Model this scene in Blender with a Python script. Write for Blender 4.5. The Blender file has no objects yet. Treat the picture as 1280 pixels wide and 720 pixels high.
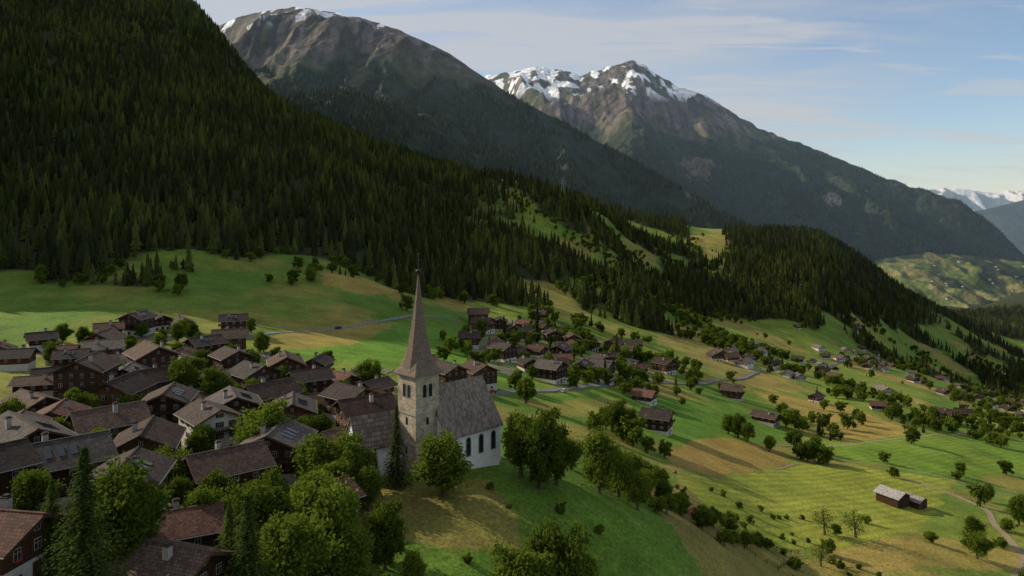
import bpy, math, random
import numpy as np
from mathutils import Vector
sc=bpy.context.scene
def hsh(ix,iy,s):
    v=np.sin(ix*127.1+iy*311.7+s*74.7)*43758.5453
    return v-np.floor(v)
def vn(x,y,s=0):
    x=np.asarray(x,float);y=np.asarray(y,float)
    ix=np.floor(x);iy=np.floor(y);fx=x-ix;fy=y-iy
    fx=fx*fx*(3-2*fx);fy=fy*fy*(3-2*fy)
    a=hsh(ix,iy,s);b=hsh(ix+1,iy,s);c=hsh(ix,iy+1,s);d=hsh(ix+1,iy+1,s)
    return a+(b-a)*fx+(c-a)*fy+(a-b-c+d)*fx*fy
def fbm(x,y,s=0,o=4):
    r=0;a=.5;t=0
    for i in range(o):
        r=r+a*vn(x*2**i,y*2**i,s+i*7);t+=a;a*=.5
    return r/t
def pchip(xk,yk,x):
    xk=np.asarray(xk,float);yk=np.asarray(yk,float)
    h=np.diff(xk);d=np.diff(yk)/h;m=np.zeros_like(yk)
    m[0]=d[0];m[-1]=d[-1]
    for i in range(1,len(xk)-1):
        if d[i-1]*d[i]>0: m[i]=2*d[i-1]*d[i]/(d[i-1]+d[i])
    x=np.clip(x,xk[0],xk[-1]);i=np.clip(np.searchsorted(xk,x)-1,0,len(xk)-2)
    q=(x-xk[i])/h[i]
    return (2*q**3-3*q**2+1)*yk[i]+(q**3-2*q**2+q)*h[i]*m[i]+(-2*q**3+3*q**2)*yk[i+1]+(q**3-q**2)*h[i]*m[i+1]
# ---- elevation table of the valley (rows: distance up-valley, columns: bearing)
YR=[8,25,60,100,150,200,270,370,500,700,1000,1400,2000,2800,4000,8000,40000]
COL={-1.9:[-30,-30,-30,-30,-30,-30,-28,-10,80,230,330,400,500,500,400,0,-500],  # out of view to the left, lifted with the shading slope beside it
-1.156:[-34,-34,-34,-35,-36,-38,-38,-25,50,310,470,640,850,1000,900,300,-500],  # unseen slope left of view, raised to block sun from the left meadow
-.93:[-36,-36,-37,-39,-41,-44,-45,-25,110,310,440,600,850,1050,1000,300,-500],  # unseen spur added just outside the frame to cast shade on the meadow
-.725:[-38,-38,-40,-43,-46,-49,-51,-47,-33,30,175,400,800,1100,1100,300,-500],
-.489:[-42,-43,-45,-47,-50,-52,-53,-50,-38,15,130,330,622,600,500,0,-500],
-.267:[-50,-50,-54,-55,-53,-56,-60,-62,-52,-15,65,165,180,50,-100,-400,-600],
-.089:[-64,-64,-62,-58,-53,-58,-66,-72,-72,-62,-15,90,100,0,-150,-450,-600],
.067:[-72,-72,-70,-66,-57,-66,-76,-84,-90,-90,-65,45,50,-50,-200,-450,-600],
.233:[-78,-78,-78,-76,-70,-80,-90,-102,-112,-125,-130,-90,-30,-120,-300,-450,-600],
.4:[-84,-84,-86,-88,-90,-95,-104,-118,-134,-156,-180,-110,-45,-200,-400,-480,-600],
.567:[-90,-90,-92,-94,-96,-100,-110,-126,-146,-178,-225,-285,-240,-420,-520,-560,-620],
.733:[-92,-92,-95,-98,-100,-106,-118,-138,-162,-200,-270,-350,-370,-290,-500,-560,-620],
1.18:[-95,-95,-98,-100,-105,-112,-125,-145,-165,-195,-220,-230,-200,-150,-300,-560,-620],
1.9:[-95,-95,-98,-100,-105,-112,-125,-145,-165,-195,-220,-200,-100,0,-100,-560,-620]}
TK=sorted(COL);LT=np.linspace(-1.9,1.9,700);LL=np.linspace(math.log(8),math.log(40000),900)
tmp=np.array([pchip(np.log(YR),COL[t],LL) for t in TK])
LUT=np.array([pchip(TK,tmp[:,j],LT) for j in range(len(LL))])
def H(x,y):
    x=np.asarray(x,float);y=np.maximum(np.asarray(y,float),8.01)
    a=np.clip((x/y+1.9)/3.8,0,.99999)*(len(LT)-1);b=np.clip((np.log(y)-LL[0])/(LL[-1]-LL[0]),0,.99999)*(len(LL)-1)
    i=a.astype(int);j=b.astype(int);fa=a-i;fb=b-j
    z=(LUT[j,i]*(1-fa)+LUT[j,i+1]*fa)*(1-fb)+(LUT[j+1,i]*(1-fa)+LUT[j+1,i+1]*fa)*fb
    for L,s in ((14,1),(45,2),(130,3),(380,4)):
        w=np.clip(y/(2.5*L)-.6,0,1)
        z=z+(vn(x/L+s*3.3,y/L,s)-.5)*L*.055*w*np.where(y>520,1.6,1)
    return z
# ---------------- materials
def mat(name):
    m=bpy.data.materials.new(name);m.use_nodes=True;nt=m.node_tree;nt.nodes.clear()
    return m,nt
def N(nt,t,**k):
    n=nt.nodes.new(t)
    for a,b in k.items(): setattr(n,a,b)
    return n
def terrain_mat(name,ns=.06,bump=.4,bs=.3,fine=None,lo=.6,hi=1.4,det=8):
    m,nt=mat(name);L=nt.links
    o=N(nt,'ShaderNodeOutputMaterial');b=N(nt,'ShaderNodeBsdfPrincipled');b.inputs['Roughness'].default_value=.95
    b.inputs['Specular IOR Level'].default_value=.1
    at=N(nt,'ShaderNodeAttribute',attribute_name='Col');g=N(nt,'ShaderNodeNewGeometry')
    n1=N(nt,'ShaderNodeTexNoise');n1.inputs['Scale'].default_value=ns;n1.inputs['Detail'].default_value=10;n1.inputs['Roughness'].default_value=.75
    L.new(g.outputs['Position'],n1.inputs['Vector'])
    mr=N(nt,'ShaderNodeMapRange');mr.inputs[1].default_value=.3;mr.inputs[2].default_value=.7;mr.inputs[3].default_value=lo;mr.inputs[4].default_value=hi
    L.new(n1.outputs[0],mr.inputs[0]);fac=mr.outputs[0];colr=at.outputs['Color']
    if fine:
        n3=N(nt,'ShaderNodeTexNoise');n3.inputs['Scale'].default_value=fine;n3.inputs['Detail'].default_value=6;n3.inputs['Roughness'].default_value=.7;L.new(g.outputs['Position'],n3.inputs['Vector'])
        m3=N(nt,'ShaderNodeMapRange');m3.inputs[1].default_value=.3;m3.inputs[2].default_value=.7;m3.inputs[3].default_value=.5;m3.inputs[4].default_value=1.5;L.new(n3.outputs[0],m3.inputs[0])
        mm_=N(nt,'ShaderNodeMath',operation='MULTIPLY');L.new(fac,mm_.inputs[0]);L.new(m3.outputs[0],mm_.inputs[1])
        wv=N(nt,'ShaderNodeTexWave');wv.inputs['Scale'].default_value=.075;wv.inputs['Distortion'].default_value=2.5;wv.inputs['Detail Scale'].default_value=.3
        mp=N(nt,'ShaderNodeMapping');mp.inputs['Rotation'].default_value=(0,0,.9);L.new(g.outputs['Position'],mp.inputs[0]);L.new(mp.outputs[0],wv.inputs[0])
        wm=N(nt,'ShaderNodeMath',operation='MULTIPLY_ADD');L.new(wv.outputs[1],wm.inputs[0]);wm.inputs[1].default_value=.24;wm.inputs[2].default_value=-.12
        wa=N(nt,'ShaderNodeMath',operation='MULTIPLY_ADD');L.new(wm.outputs[0],wa.inputs[0]);L.new(at.outputs['Alpha'],wa.inputs[1]);wa.inputs[2].default_value=1
        mz=N(nt,'ShaderNodeMath',operation='MULTIPLY');L.new(mm_.outputs[0],mz.inputs[0]);L.new(wa.outputs[0],mz.inputs[1]);fac=mz.outputs[0]
        n4=N(nt,'ShaderNodeTexNoise');n4.inputs['Scale'].default_value=.22;n4.inputs['Detail'].default_value=9;n4.inputs['Roughness'].default_value=.75;L.new(g.outputs['Position'],n4.inputs['Vector'])
        m4=N(nt,'ShaderNodeMapRange');m4.inputs[1].default_value=.5;m4.inputs[2].default_value=.68;m4.inputs[4].default_value=.55;L.new(n4.outputs[0],m4.inputs[0])
        h=N(nt,'ShaderNodeHueSaturation');h.inputs['Hue'].default_value=.455;h.inputs['Saturation'].default_value=.85;h.inputs['Value'].default_value=1.15;L.new(m4.outputs[0],h.inputs['Fac']);L.new(colr,h.inputs['Color']);colr=h.outputs[0]
    mx=N(nt,'ShaderNodeVectorMath',operation='SCALE');L.new(colr,mx.inputs[0]);L.new(fac,mx.inputs['Scale'])
    L.new(mx.outputs[0],b.inputs['Base Color'])
    n2=N(nt,'ShaderNodeTexNoise');n2.inputs['Scale'].default_value=bs;n2.inputs['Detail'].default_value=det;n2.inputs['Roughness'].default_value=.6;L.new(g.outputs['Position'],n2.inputs['Vector'])
    bp=N(nt,'ShaderNodeBump');bp.inputs['Strength'].default_value=bump;bp.inputs['Distance'].default_value=.35/bs
    L.new(n2.outputs[0],bp.inputs['Height']);L.new(bp.outputs[0],b.inputs['Normal']);L.new(b.outputs[0],o.inputs[0])
    return m
def grid(name,X,Y,Z,C,m,A=None):
    r,c=X.shape;v=np.stack([X,Y,Z],-1).reshape(-1,3)
    i=np.arange(r*c).reshape(r,c)
    f=np.stack([i[:-1,:-1],i[:-1,1:],i[1:,1:],i[1:,:-1]],-1).reshape(-1,4)
    me=bpy.data.meshes.new(name);me.vertices.add(len(v));me.vertices.foreach_set('co',v.ravel().astype('f'))
    me.loops.add(f.size);me.loops.foreach_set('vertex_index',f.ravel().astype('i'))
    me.polygons.add(len(f));me.polygons.foreach_set('loop_start',np.arange(0,f.size,4).astype('i'))
    me.update(calc_edges=True)
    me.polygons.foreach_set('use_smooth',np.ones(len(f),bool))
    a=me.color_attributes.new('Col','FLOAT_COLOR','POINT')
    al=np.ones((r*c,1)) if A is None else A.reshape(-1,1)
    a.data.foreach_set('color',np.concatenate([C.reshape(-1,3),al],1).ravel().astype('f'))
    me.materials.append(m);ob=bpy.data.objects.new(name,me);sc.collection.objects.link(ob);return ob
def mix(a,b,w):
    w=np.asarray(w)[...,None];return a*(1-w)+np.asarray(b)*w
def sm(x,a,b):
    q=np.clip((x-a)/(b-a),0,1);return q*q*(3-2*q)
def inpoly(P,X,Y):
    r=np.zeros(np.shape(X),bool);n=len(P)
    for i in range(n):
        x1,y1=P[i];x2,y2=P[(i+1)%n]
        c=((y1>Y)!=(y2>Y))&(X<(x2-x1)*(Y-y1)/((y2-y1) or 1e-9)+x1);r^=c
    return r
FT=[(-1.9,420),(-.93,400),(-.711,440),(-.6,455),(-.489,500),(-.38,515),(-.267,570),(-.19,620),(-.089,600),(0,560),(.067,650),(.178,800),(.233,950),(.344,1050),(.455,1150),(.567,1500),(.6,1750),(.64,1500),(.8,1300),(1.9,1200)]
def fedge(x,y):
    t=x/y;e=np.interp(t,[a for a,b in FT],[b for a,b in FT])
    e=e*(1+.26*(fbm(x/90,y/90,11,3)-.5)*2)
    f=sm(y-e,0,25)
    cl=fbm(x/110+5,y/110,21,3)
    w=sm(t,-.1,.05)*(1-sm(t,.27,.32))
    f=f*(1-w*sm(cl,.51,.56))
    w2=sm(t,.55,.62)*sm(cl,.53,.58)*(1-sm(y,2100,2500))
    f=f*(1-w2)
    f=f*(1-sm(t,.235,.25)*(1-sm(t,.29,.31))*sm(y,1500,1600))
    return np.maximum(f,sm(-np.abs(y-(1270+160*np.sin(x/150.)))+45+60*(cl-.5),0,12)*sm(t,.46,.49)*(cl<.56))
VIL=[(-62,80),(-30,118),(-38,150),(-35,180),(-45,250),(-95,300),(-150,320),(-190,285),(-150,235),(-130,190),(-115,150),(-80,105)]
VIL2=[(-20,350),(0,345),(60,400),(110,510),(105,590),(20,600),(-35,540)]
FIELDS=[([(0,288),(49,367),(130,450),(164,410),(130,355),(61,290),(17,258)],[.085,.18,.016],0),
([(59,278),(98,340),(130,350),(122,318),(76,262),(52,240)],[.29,.19,.045],0),
([(174,530),(218,545),(257,550),(261,460),(224,420),(189,395),(188,470)],[.31,.22,.05],.3),
([(54,232),(89,277),(130,325),(174,340),(208,340),(160,272),(125,230),(82,205),(56,193)],[.235,.255,.03],1),
([(30,180),(54,228),(56,193),(82,203),(85,190),(60,150),(40,150)],[.22,.175,.045],0),
([(93,210),(144,240),(174,245),(158,222),(85,192)],[.29,.215,.05],0),
([(-149,560),(-120,585),(-79,555),(-102,508),(-135,515)],[.3,.22,.05],0),
([(-108,315),(-96,360),(-71,455),(-27,485),(-18,408),(0,327),(-28,310),(-57,303),(-79,298)],[.1,.205,.018],.6),
([(-118,323),(-114,365),(-85,425),(-71,455),(-79,354),(-104,303)],[.27,.205,.045],0),
([(-34,141),(-19,144),(-3,147),(1,136),(0,124),(-11,120),(-26,122)],[.2,.16,.04],0),
([(130,360),(186,402),(255,455),(300,495),(330,440),(215,345),(174,344)],[.13,.21,.02],.8),
([(0,285),(20,300),(30,330),(55,365),(60,350),(30,290),(15,262)],[.23,.2,.04],0),
([(300,560),(400,640),(520,800),(560,760),(420,560),(330,500)],[.14,.215,.025],.5),
([(180,590),(260,640),(330,760),(420,900),(380,940),(260,740),(150,620)],[.22,.2,.04],.5),
([(470,1000),(600,1060),(760,1200),(640,1300),(500,1200)],[.24,.2,.05],.4),
([(160,250),(230,320),(320,380),(300,300),(200,225)],[.18,.21,.03],.5)]
T=np.linspace(-1.9,1.9,1000);Yl=np.exp(np.linspace(math.log(8),math.log(40000),1000))
Tg,Yg=np.meshgrid(T,Yl);Xg=Tg*Yg;Zg=H(Xg,Yg)
C=np.zeros(Xg.shape+(3,))+np.array([.09,.16,.018])
lf=1-.5*sm(-Xg,60,200)
C=mix(C,[.16,.2,.028],sm(fbm(Xg/45,Yg/60,31,5),.43,.58)*.85*lf)
C=mix(C,[.25,.19,.045],sm(fbm(Xg/50+9,Yg/60,37,5),.54,.63)*.7*lf)
A=np.zeros(Xg.shape)+.15
wx=Xg+(fbm(Xg/9,Yg/9,91,3)-.5)*6;wy=Yg+(fbm(Xg/9,Yg/9,92,3)-.5)*6
for P,col,mw in FIELDS:
    k=inpoly(P,wx,wy).astype(float);C=mix(C,col,k*.85);A=A*(1-k)+mw*k
far=(Yg>560)&(Tg>.2)
ca=np.cos(.6);sa=np.sin(.6);px=np.floor((Xg*ca+Yg*sa+20*fbm(Xg/80,Yg/80,5,2))/70);py=np.floor((-Xg*sa+Yg*ca+20*fbm(Xg/80,Yg/80,6,2))/120)
h1=hsh(px,py,3);pc=np.where(h1[...,None]<.4,np.array([.095,.18,.022]),np.where(h1[...,None]<.7,np.array([.155,.205,.03]),np.array([.28,.215,.055])))
C=np.where(far[...,None],C*.25+pc*.75,C)
v=inpoly(VIL,wx,wy)|inpoly(VIL2,wx,wy);C=mix(C,[.16,.14,.115],v*sm(fbm(Xg/14,Yg/14,55,3),.46,.54)*.8)
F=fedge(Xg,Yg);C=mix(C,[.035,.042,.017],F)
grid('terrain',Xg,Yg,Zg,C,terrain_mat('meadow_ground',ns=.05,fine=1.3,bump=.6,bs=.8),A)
def simple(name,col,rough=.9,noise=2.,amp=.25,spec=.2,metal=0):
    m,nt=mat(name);L=nt.links;o=N(nt,'ShaderNodeOutputMaterial');b=N(nt,'ShaderNodeBsdfPrincipled');b.inputs['Roughness'].default_value=rough;b.inputs['Specular IOR Level'].default_value=spec;b.inputs['Metallic'].default_value=metal
    tc=N(nt,'ShaderNodeTexCoord');n=N(nt,'ShaderNodeTexNoise');n.inputs['Scale'].default_value=noise;n.inputs['Detail'].default_value=5;L.new(tc.outputs['Object'],n.inputs[0])
    oi=N(nt,'ShaderNodeObjectInfo')
    mr=N(nt,'ShaderNodeMapRange');mr.inputs[1].default_value=.3;mr.inputs[2].default_value=.7;mr.inputs[3].default_value=1-amp;mr.inputs[4].default_value=1+amp;L.new(n.outputs[0],mr.inputs[0])
    m2=N(nt,'ShaderNodeMapRange');m2.inputs[3].default_value=1-amp*.7;m2.inputs[4].default_value=1+amp*.7;L.new(oi.outputs['Random'],m2.inputs[0])
    mu=N(nt,'ShaderNodeMath',operation='MULTIPLY');L.new(mr.outputs[0],mu.inputs[0]);L.new(m2.outputs[0],mu.inputs[1])
    s=N(nt,'ShaderNodeVectorMath',operation='SCALE');s.inputs[0].default_value=col;L.new(mu.outputs[0],s.inputs['Scale']);L.new(s.outputs[0],b.inputs['Base Color']);L.new(b.outputs[0],o.inputs[0]);return m
def strip(name,P,w,m,lift=.12):
    P=np.array(P,float);d=np.r_[0,np.cumsum(np.hypot(*np.diff(P,axis=0).T))];s=np.arange(0,d[-1],2.);x=pchip(d,P[:,0],s);y=pchip(d,P[:,1],s)
    tx=np.gradient(x);ty=np.gradient(y);l=np.hypot(tx,ty);nx=-ty/l;ny=tx/l;o=np.array([-.5,-.46,-.15,.15,.46,.5])*w
    X=x[:,None]+nx[:,None]*o;Y=y[:,None]+ny[:,None]*o;Z=H(X,Y);Z=np.maximum(Z,Z.mean(1,keepdims=True))+lift;Z[:,0]-=.4+lift;Z[:,-1]-=.4+lift
    r,c=X.shape;v=np.stack([X,Y,Z],-1).reshape(-1,3);f=[(i*c+j,i*c+j+1,(i+1)*c+j+1,(i+1)*c+j) for i in range(r-1) for j in range(c-1)]
    me=bpy.data.meshes.new(name);me.from_pydata(v.tolist(),[],f);me.materials.append(m);ob=bpy.data.objects.new(name,me);sc.collection.objects.link(ob)
asp=simple('asphalt',(.17,.165,.155),.9,.3,.15);grv=simple('gravel',(.27,.205,.13),.95,.5,.2)
strip('road',[(-60,260),(-55,292),(-32,290),(-12,280),(0,302),(22,335),(42,375),(78,440),(118,485),(193,600),(316,790),(471,1010),(640,1180)],4.5,asp)
strip('road',[(-104,262),(-123,325),(-118,355),(-103,387),(-89,422),(-68,475),(-46,512),(-15,530),(20,520)],3.6,asp)
strip('road',[(-160,165),(-127,178),(-125,188),(-124,197),(-122,210),(-121,226),(-118,241),(-104,262)],4.5,asp)
strip('road',[(520,760),(600,900),(700,1010),(800,1060),(960,1250)],6,asp,.2)
strip('path',[(175,322),(188,308),(191,294),(180,268),(176,255),(167,235),(150,215)],2.4,grv,.06)
strip('path',[(125,352),(186,398),(255,450),(311,500),(370,560)],1.6,grv,.06)
strip('path',[(110,300),(130,325),(162,347),(191,350),(210,338),(233,328)],1.,grv,.06)
# mountains
def mountain(name,crest,slope,front,back,Lx,seed,colf,nt=600,nd=260,amp=1,jag=6,tm=None):
    cr=sorted(crest);u=np.array([(c[0]-640)/900 for c in cr]);yy=np.array([c[2] for c in cr],float);zz=np.array([(270-c[1])/900*c[2] for c in cr])
    t=np.linspace(u[0],u[-1],nt);cy=np.interp(t,u,yy);cz=np.interp(t,u,zz)
    cy=np.convolve(np.pad(cy,15,'edge'),np.ones(31)/31,'valid')
    d=np.concatenate([-back*np.linspace(1,0,30)[:-1]**1.5,front*np.linspace(0,1,nd)**1.25])
    D,Tt=np.meshgrid(d,t,indexing='ij');CY=cy[None,:]+0*D;CZ=cz[None,:]+0*D
    Y=CY-D;X=Tt*Y
    wx=X+Lx*.5*(fbm(X/Lx,Y/Lx,seed+50,3)-.5);wy=Y+Lx*.5*(fbm(X/Lx,Y/Lx,seed+60,3)-.5)
    r=0
    for k,(L,a) in enumerate(((Lx,.34),(Lx*.42,.27),(Lx*.17,.2),(Lx*.07,.14))):
        n=fbm(wx/L,wy/(L*(2.2 if k<2 else 1.3)),seed+k*3,2);r=r+L*a*(1-np.abs(2*n-1)*2.2)
    w=np.clip(np.abs(D)/(Lx*1.1),0,1)
    Z=CZ-slope*np.abs(D)*(1-.12*np.abs(D)/front)+(r-Lx*.25)*w*amp
    Z=Z+jag*(fbm(X/(Lx*.1),Y/(Lx*.1),seed+9,4)-.5)*2
    C=colf(X,Y,Z,D,CZ,Tt,r/Lx)
    grid(name,X,Y,Z,C,tm);return X,Y,Z
FOR=np.array([.03,.041,.021]);GR=np.array([.075,.078,.038]);RK=np.array([.11,.09,.076])
def colm(tree,snow,snamt,seed,scars=(),st=.555,dr=.25):
    def f(X,Y,Z,D,CZ,T,rr):
        C=np.zeros(X.shape+(3,))+GR
        n=fbm(X/260,Y/500,seed,5);C=mix(C,RK,sm(n,.42,.56)*sm(Z,tree-100,tree+300))
        C=mix(C,RK*1.5,sm(fbm(X/70,Y/300,seed+4,5),.54,.62)*sm(Z,tree-100,tree+200))
        C=mix(C,RK*.45,sm(fbm(X/45,Y/200,seed+14,5),.52,.6)*sm(Z,tree,tree+200)*.85)
        n2=fbm(X/150,Y/150,seed+1,5)
        C=mix(C,FOR,1-sm(Z+(n2-.5)*700,tree-80,tree+80))
        for t0,z0,wt,wz,c in scars:
            q=((T-t0)/wt)**2+((Z-z0)/wz)**2+(fbm(X/60,Y/140,seed+33,4)-.5)*5
            C=mix(C,c,(1-sm(q,.3,.8))*.7)
        n3=fbm(X/85,Y/190,seed+2,5)+.07*np.sin(X/330.+1.3)*(dr>0)-dr*(rr-.3)
        C=mix(C,[.8,.82,.85],sm(n3+np.minimum((Z-snow)/1600*snamt,.04),st,st+.022)*sm(Z,snow-150,snow+60))
        return C
    return f
mm=terrain_mat('mountain_rock',ns=.012,bump=1.,bs=.01,lo=.4,hi=1.6,det=9)
M1=[(100,120,6000),(180,70,6000),(262,37,5800),(300,20,5600),(340,12,5500),(370,9,5500),(410,14,5400),(450,22,5300),(500,38,5100),(560,66,4900),(600,93,4750),(650,126,4600),(700,152,4450),(750,178,4300),(800,205,4100),(850,235,3900),(900,264,3700),(950,292,3500),(1000,330,3300),(1040,380,3200)]
M1X=mountain('mountain_ridge',M1,.52,3200,1500,620,100,colm(900,1360,.0,200,[(.27,130,.03,90,[.2,.15,.11])],st=.63,dr=0),tm=mm,jag=7,nt=900,nd=380)
M2=[(430,190,9500),(520,140,9500),(560,112,9500),(610,95,9300),(640,90,9200),(670,82,9200),(700,88,9100),(725,95,9000),(745,87,9000),(770,82,9000),(790,76,9000),(805,80,8900),(820,92,8800),(850,110,8600),(880,118,8500),(910,138,8400),(950,160,8200),(1000,180,8000),(1050,200,7800),(1100,220,7600),(1150,236,7400),(1200,251,7200),(1240,280,7000),(1275,314,6900),(1310,350,6800),(1380,400,6700)]
M2X=mountain('snowy_mountain',M2,.5,4600,2500,1000,300,colm(780,1380,1.,400,[(.255,420,.025,130,[.2,.15,.11]),(.445,150,.014,60,[.34,.31,.28])],st=.555),tm=mm,jag=32,nt=900,nd=420)
M3=[(1050,345,5200),(1080,332,5200),(1110,322,5200),(1160,316,5200),(1220,320,5200),(1280,328,5200),(1350,340,5200),(1450,350,5200)]
def c3(X,Y,Z,D,CZ,T,rr):
    n=fbm(X/150,Y/260,71,5);C=mix(np.zeros(X.shape+(3,))+np.array([.085,.12,.03]),[.16,.15,.06],sm(fbm(X/60,Y/110,73,3),.5,.6));return mix(C,FOR,sm(n,.46,.52))
M3X=mountain('valley_terrace_hill',M3,.3,1500,1500,420,700,c3,tm=mm,nt=300,nd=130,jag=8,amp=.6)
M4=[(1080,330,14000),(1150,290,14000),(1190,268,14000),(1230,262,14000),(1280,250,14000),(1340,225,14000),(1450,200,14000),(1700,180,14000)]
mountain('far_mountain',M4,.5,4000,2500,1400,500,lambda X,Y,Z,D,CZ,T,r:np.zeros(X.shape+(3,))+np.array([.03,.045,.045]),tm=mm,nt=200,nd=100)  # blue of distance haze put into the base colour
M5=[(1080,260,30000),(1150,240,30000),(1180,235,30000),(1210,237,30000),(1240,241,30000),(1265,238,30000),(1290,236,30000),(1340,228,30000),(1500,230,30000)]
mountain('distant_snowy_range',M5,.5,6000,4000,2200,600,lambda X,Y,Z,D,CZ,T,r:mix(np.zeros(X.shape+(3,))+np.array([.08,.1,.12]),[.85,.87,.9],sm(fbm(X/500,Y/700,9,4)+(Z-700)/2500,.5,.54)),tm=mm,nt=300,nd=80,jag=70)  # bare slopes tinted blue in the base colour for distance haze
# ---------------- foliage
def foliage(name,col,var=.4,tr=.25,nsc=.8):
    m,nt=mat(name);L=nt.links
    o=N(nt,'ShaderNodeOutputMaterial');b=N(nt,'ShaderNodeBsdfDiffuse');t=N(nt,'ShaderNodeBsdfTranslucent');ms=N(nt,'ShaderNodeMixShader');ms.inputs[0].default_value=tr
    oi=N(nt,'ShaderNodeObjectInfo');g=N(nt,'ShaderNodeTexCoord');n=N(nt,'ShaderNodeTexNoise');n.inputs['Scale'].default_value=nsc;n.inputs['Detail'].default_value=3
    L.new(g.outputs['Object'],n.inputs['Vector'])
    ad=N(nt,'ShaderNodeMath',operation='ADD');L.new(oi.outputs['Random'],ad.inputs[0]);L.new(n.outputs[0],ad.inputs[1])
    r=N(nt,'ShaderNodeMapRange');r.inputs[1].default_value=.3;r.inputs[2].default_value=1.5;L.new(ad.outputs[0],r.inputs[0])
    mx=N(nt,'ShaderNodeMix',data_type='RGBA')
    c=np.array(col);mx.inputs[6].default_value=(*(c*(1-var)),1);mx.inputs[7].default_value=(*np.minimum(c*np.array([1+var*1.5,1+var,1+var*.3]),1),1)
    L.new(r.outputs[0],mx.inputs[0])
    for s in (b,t): L.new(mx.outputs[2],s.inputs['Color'])
    L.new(b.outputs[0],ms.inputs[1]);L.new(t.outputs[0],ms.inputs[2]);L.new(ms.outputs[0],o.inputs[0]);return m
mcon=foliage('spruce_needles',(.042,.056,.024),.5,.15)
mlar=foliage('larch_needles',(.085,.112,.032),.4,.22)
mleaf=foliage('broad_leaves',(.085,.132,.02),.45,.4,4)
bark=simple('bark',(.09,.065,.045),.95,3.,.3)
def raw(name,V,F,mats,mi=None):
    me=bpy.data.meshes.new(name);me.from_pydata([tuple(a) for a in V],[],F)
    for m in mats: me.materials.append(m)
    if mi is not None: me.polygons.foreach_set('material_index',np.array(mi,'i'))
    me.update();return me
def conifer(name,seed,m,layers=8,sp=8,R=.17):
    rnd=random.Random(seed);v=[];f=[]
    for i in range(layers):
        q=i/layers;zb=.06+.9*q;r=R*(1-q)**.8*rnd.uniform(.8,1.15);ap=len(v);v.append((0,0,min(1,zb+2.1/layers)))
        k0=rnd.random()*6
        for k in range(sp*2):
            a=k0+math.pi*k/sp;rr=r*(rnd.uniform(.8,1.2) if k%2==0 else rnd.uniform(.35,.6));v.append((rr*math.cos(a),rr*math.sin(a),zb-(.02 if k%2==0 else -.02)))
        for k in range(sp*2): f.append((ap,ap+1+k,ap+1+(k+1)%(sp*2)))
    return bpy.data.objects.new(name,raw(name,v,f,[m]))
def tube(v,f,p0,p1,r0,r1,n=6):
    p0=Vector(p0);p1=Vector(p1);d=(p1-p0).normalized();a=d.orthogonal();b=d.cross(a);s=len(v)
    for p,r in ((p0,r0),(p1,r1)):
        for k in range(n):
            t=6.2832*k/n;v.append(tuple(p+a*math.cos(t)*r+b*math.sin(t)*r))
    for k in range(n): f.append((s+k,s+(k+1)%n,s+n+(k+1)%n,s+n+k))
def leaves(rs,C,rad,n,size):
    P=np.repeat(C,n,0)+rs.normal(size=(len(C)*n,3))*np.repeat(rad,n)[:,None]*.5
    a=rs.normal(size=P.shape);a/=np.linalg.norm(a,axis=1)[:,None];b=np.cross(a,rs.normal(size=P.shape));b/=np.linalg.norm(b,axis=1)[:,None]
    s=size*rs.uniform(.6,1.3,(len(P),1));a=a*s;b=b*s*.7
    return np.stack([P-a,P+b*.9,P+a,P-b*.9],1).reshape(-1,3)
def decid(name,seed,nc=70,nl=95,size=.035,m=mleaf,asp=1.,rr=1.,low=.14):
    rs=np.random.RandomState(seed);rnd=random.Random(seed);v=[];f=[]
    tube(v,f,(0,0,-.05),(0.01,0,.3),.03,.02,8);tube(v,f,(.01,0,.3),(0,.02,.75),.02,.007,6)
    d=rs.normal(size=(nc,3));d/=np.linalg.norm(d,axis=1)[:,None];r=rs.uniform(.35,1,nc)**.6
    ph=np.arctan2(d[:,1],d[:,0]);lob=.95+.18*np.sin(3*ph+seed)*(1-d[:,2]**2)+.17*np.sin(5*d[:,2]+2*ph+seed)+.13*rs.normal(size=nc)
    C=d*(r*lob)[:,None]*np.array([.31*asp,.31*asp,.37]);C[:,2]+=.55;C[:,2]=np.maximum(C[:,2],low)
    for k in range(12):
        c=C[k*3%nc];z0=rnd.uniform(.2,.5);tube(v,f,(0,0,z0),tuple(c*np.array([.85,.85,.95])),.012,.003,5)
    nv=len(v);nf=len(f);LV=leaves(rs,C,rs.uniform(.06,.13,nc)*rr,nl,size)
    F=f+[(nv+i*4,nv+i*4+1,nv+i*4+2,nv+i*4+3) for i in range(len(LV)//4)]
    return raw(name,v+LV.tolist(),F,[bark,m],[0]*nf+[1]*(len(LV)//4))
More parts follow.
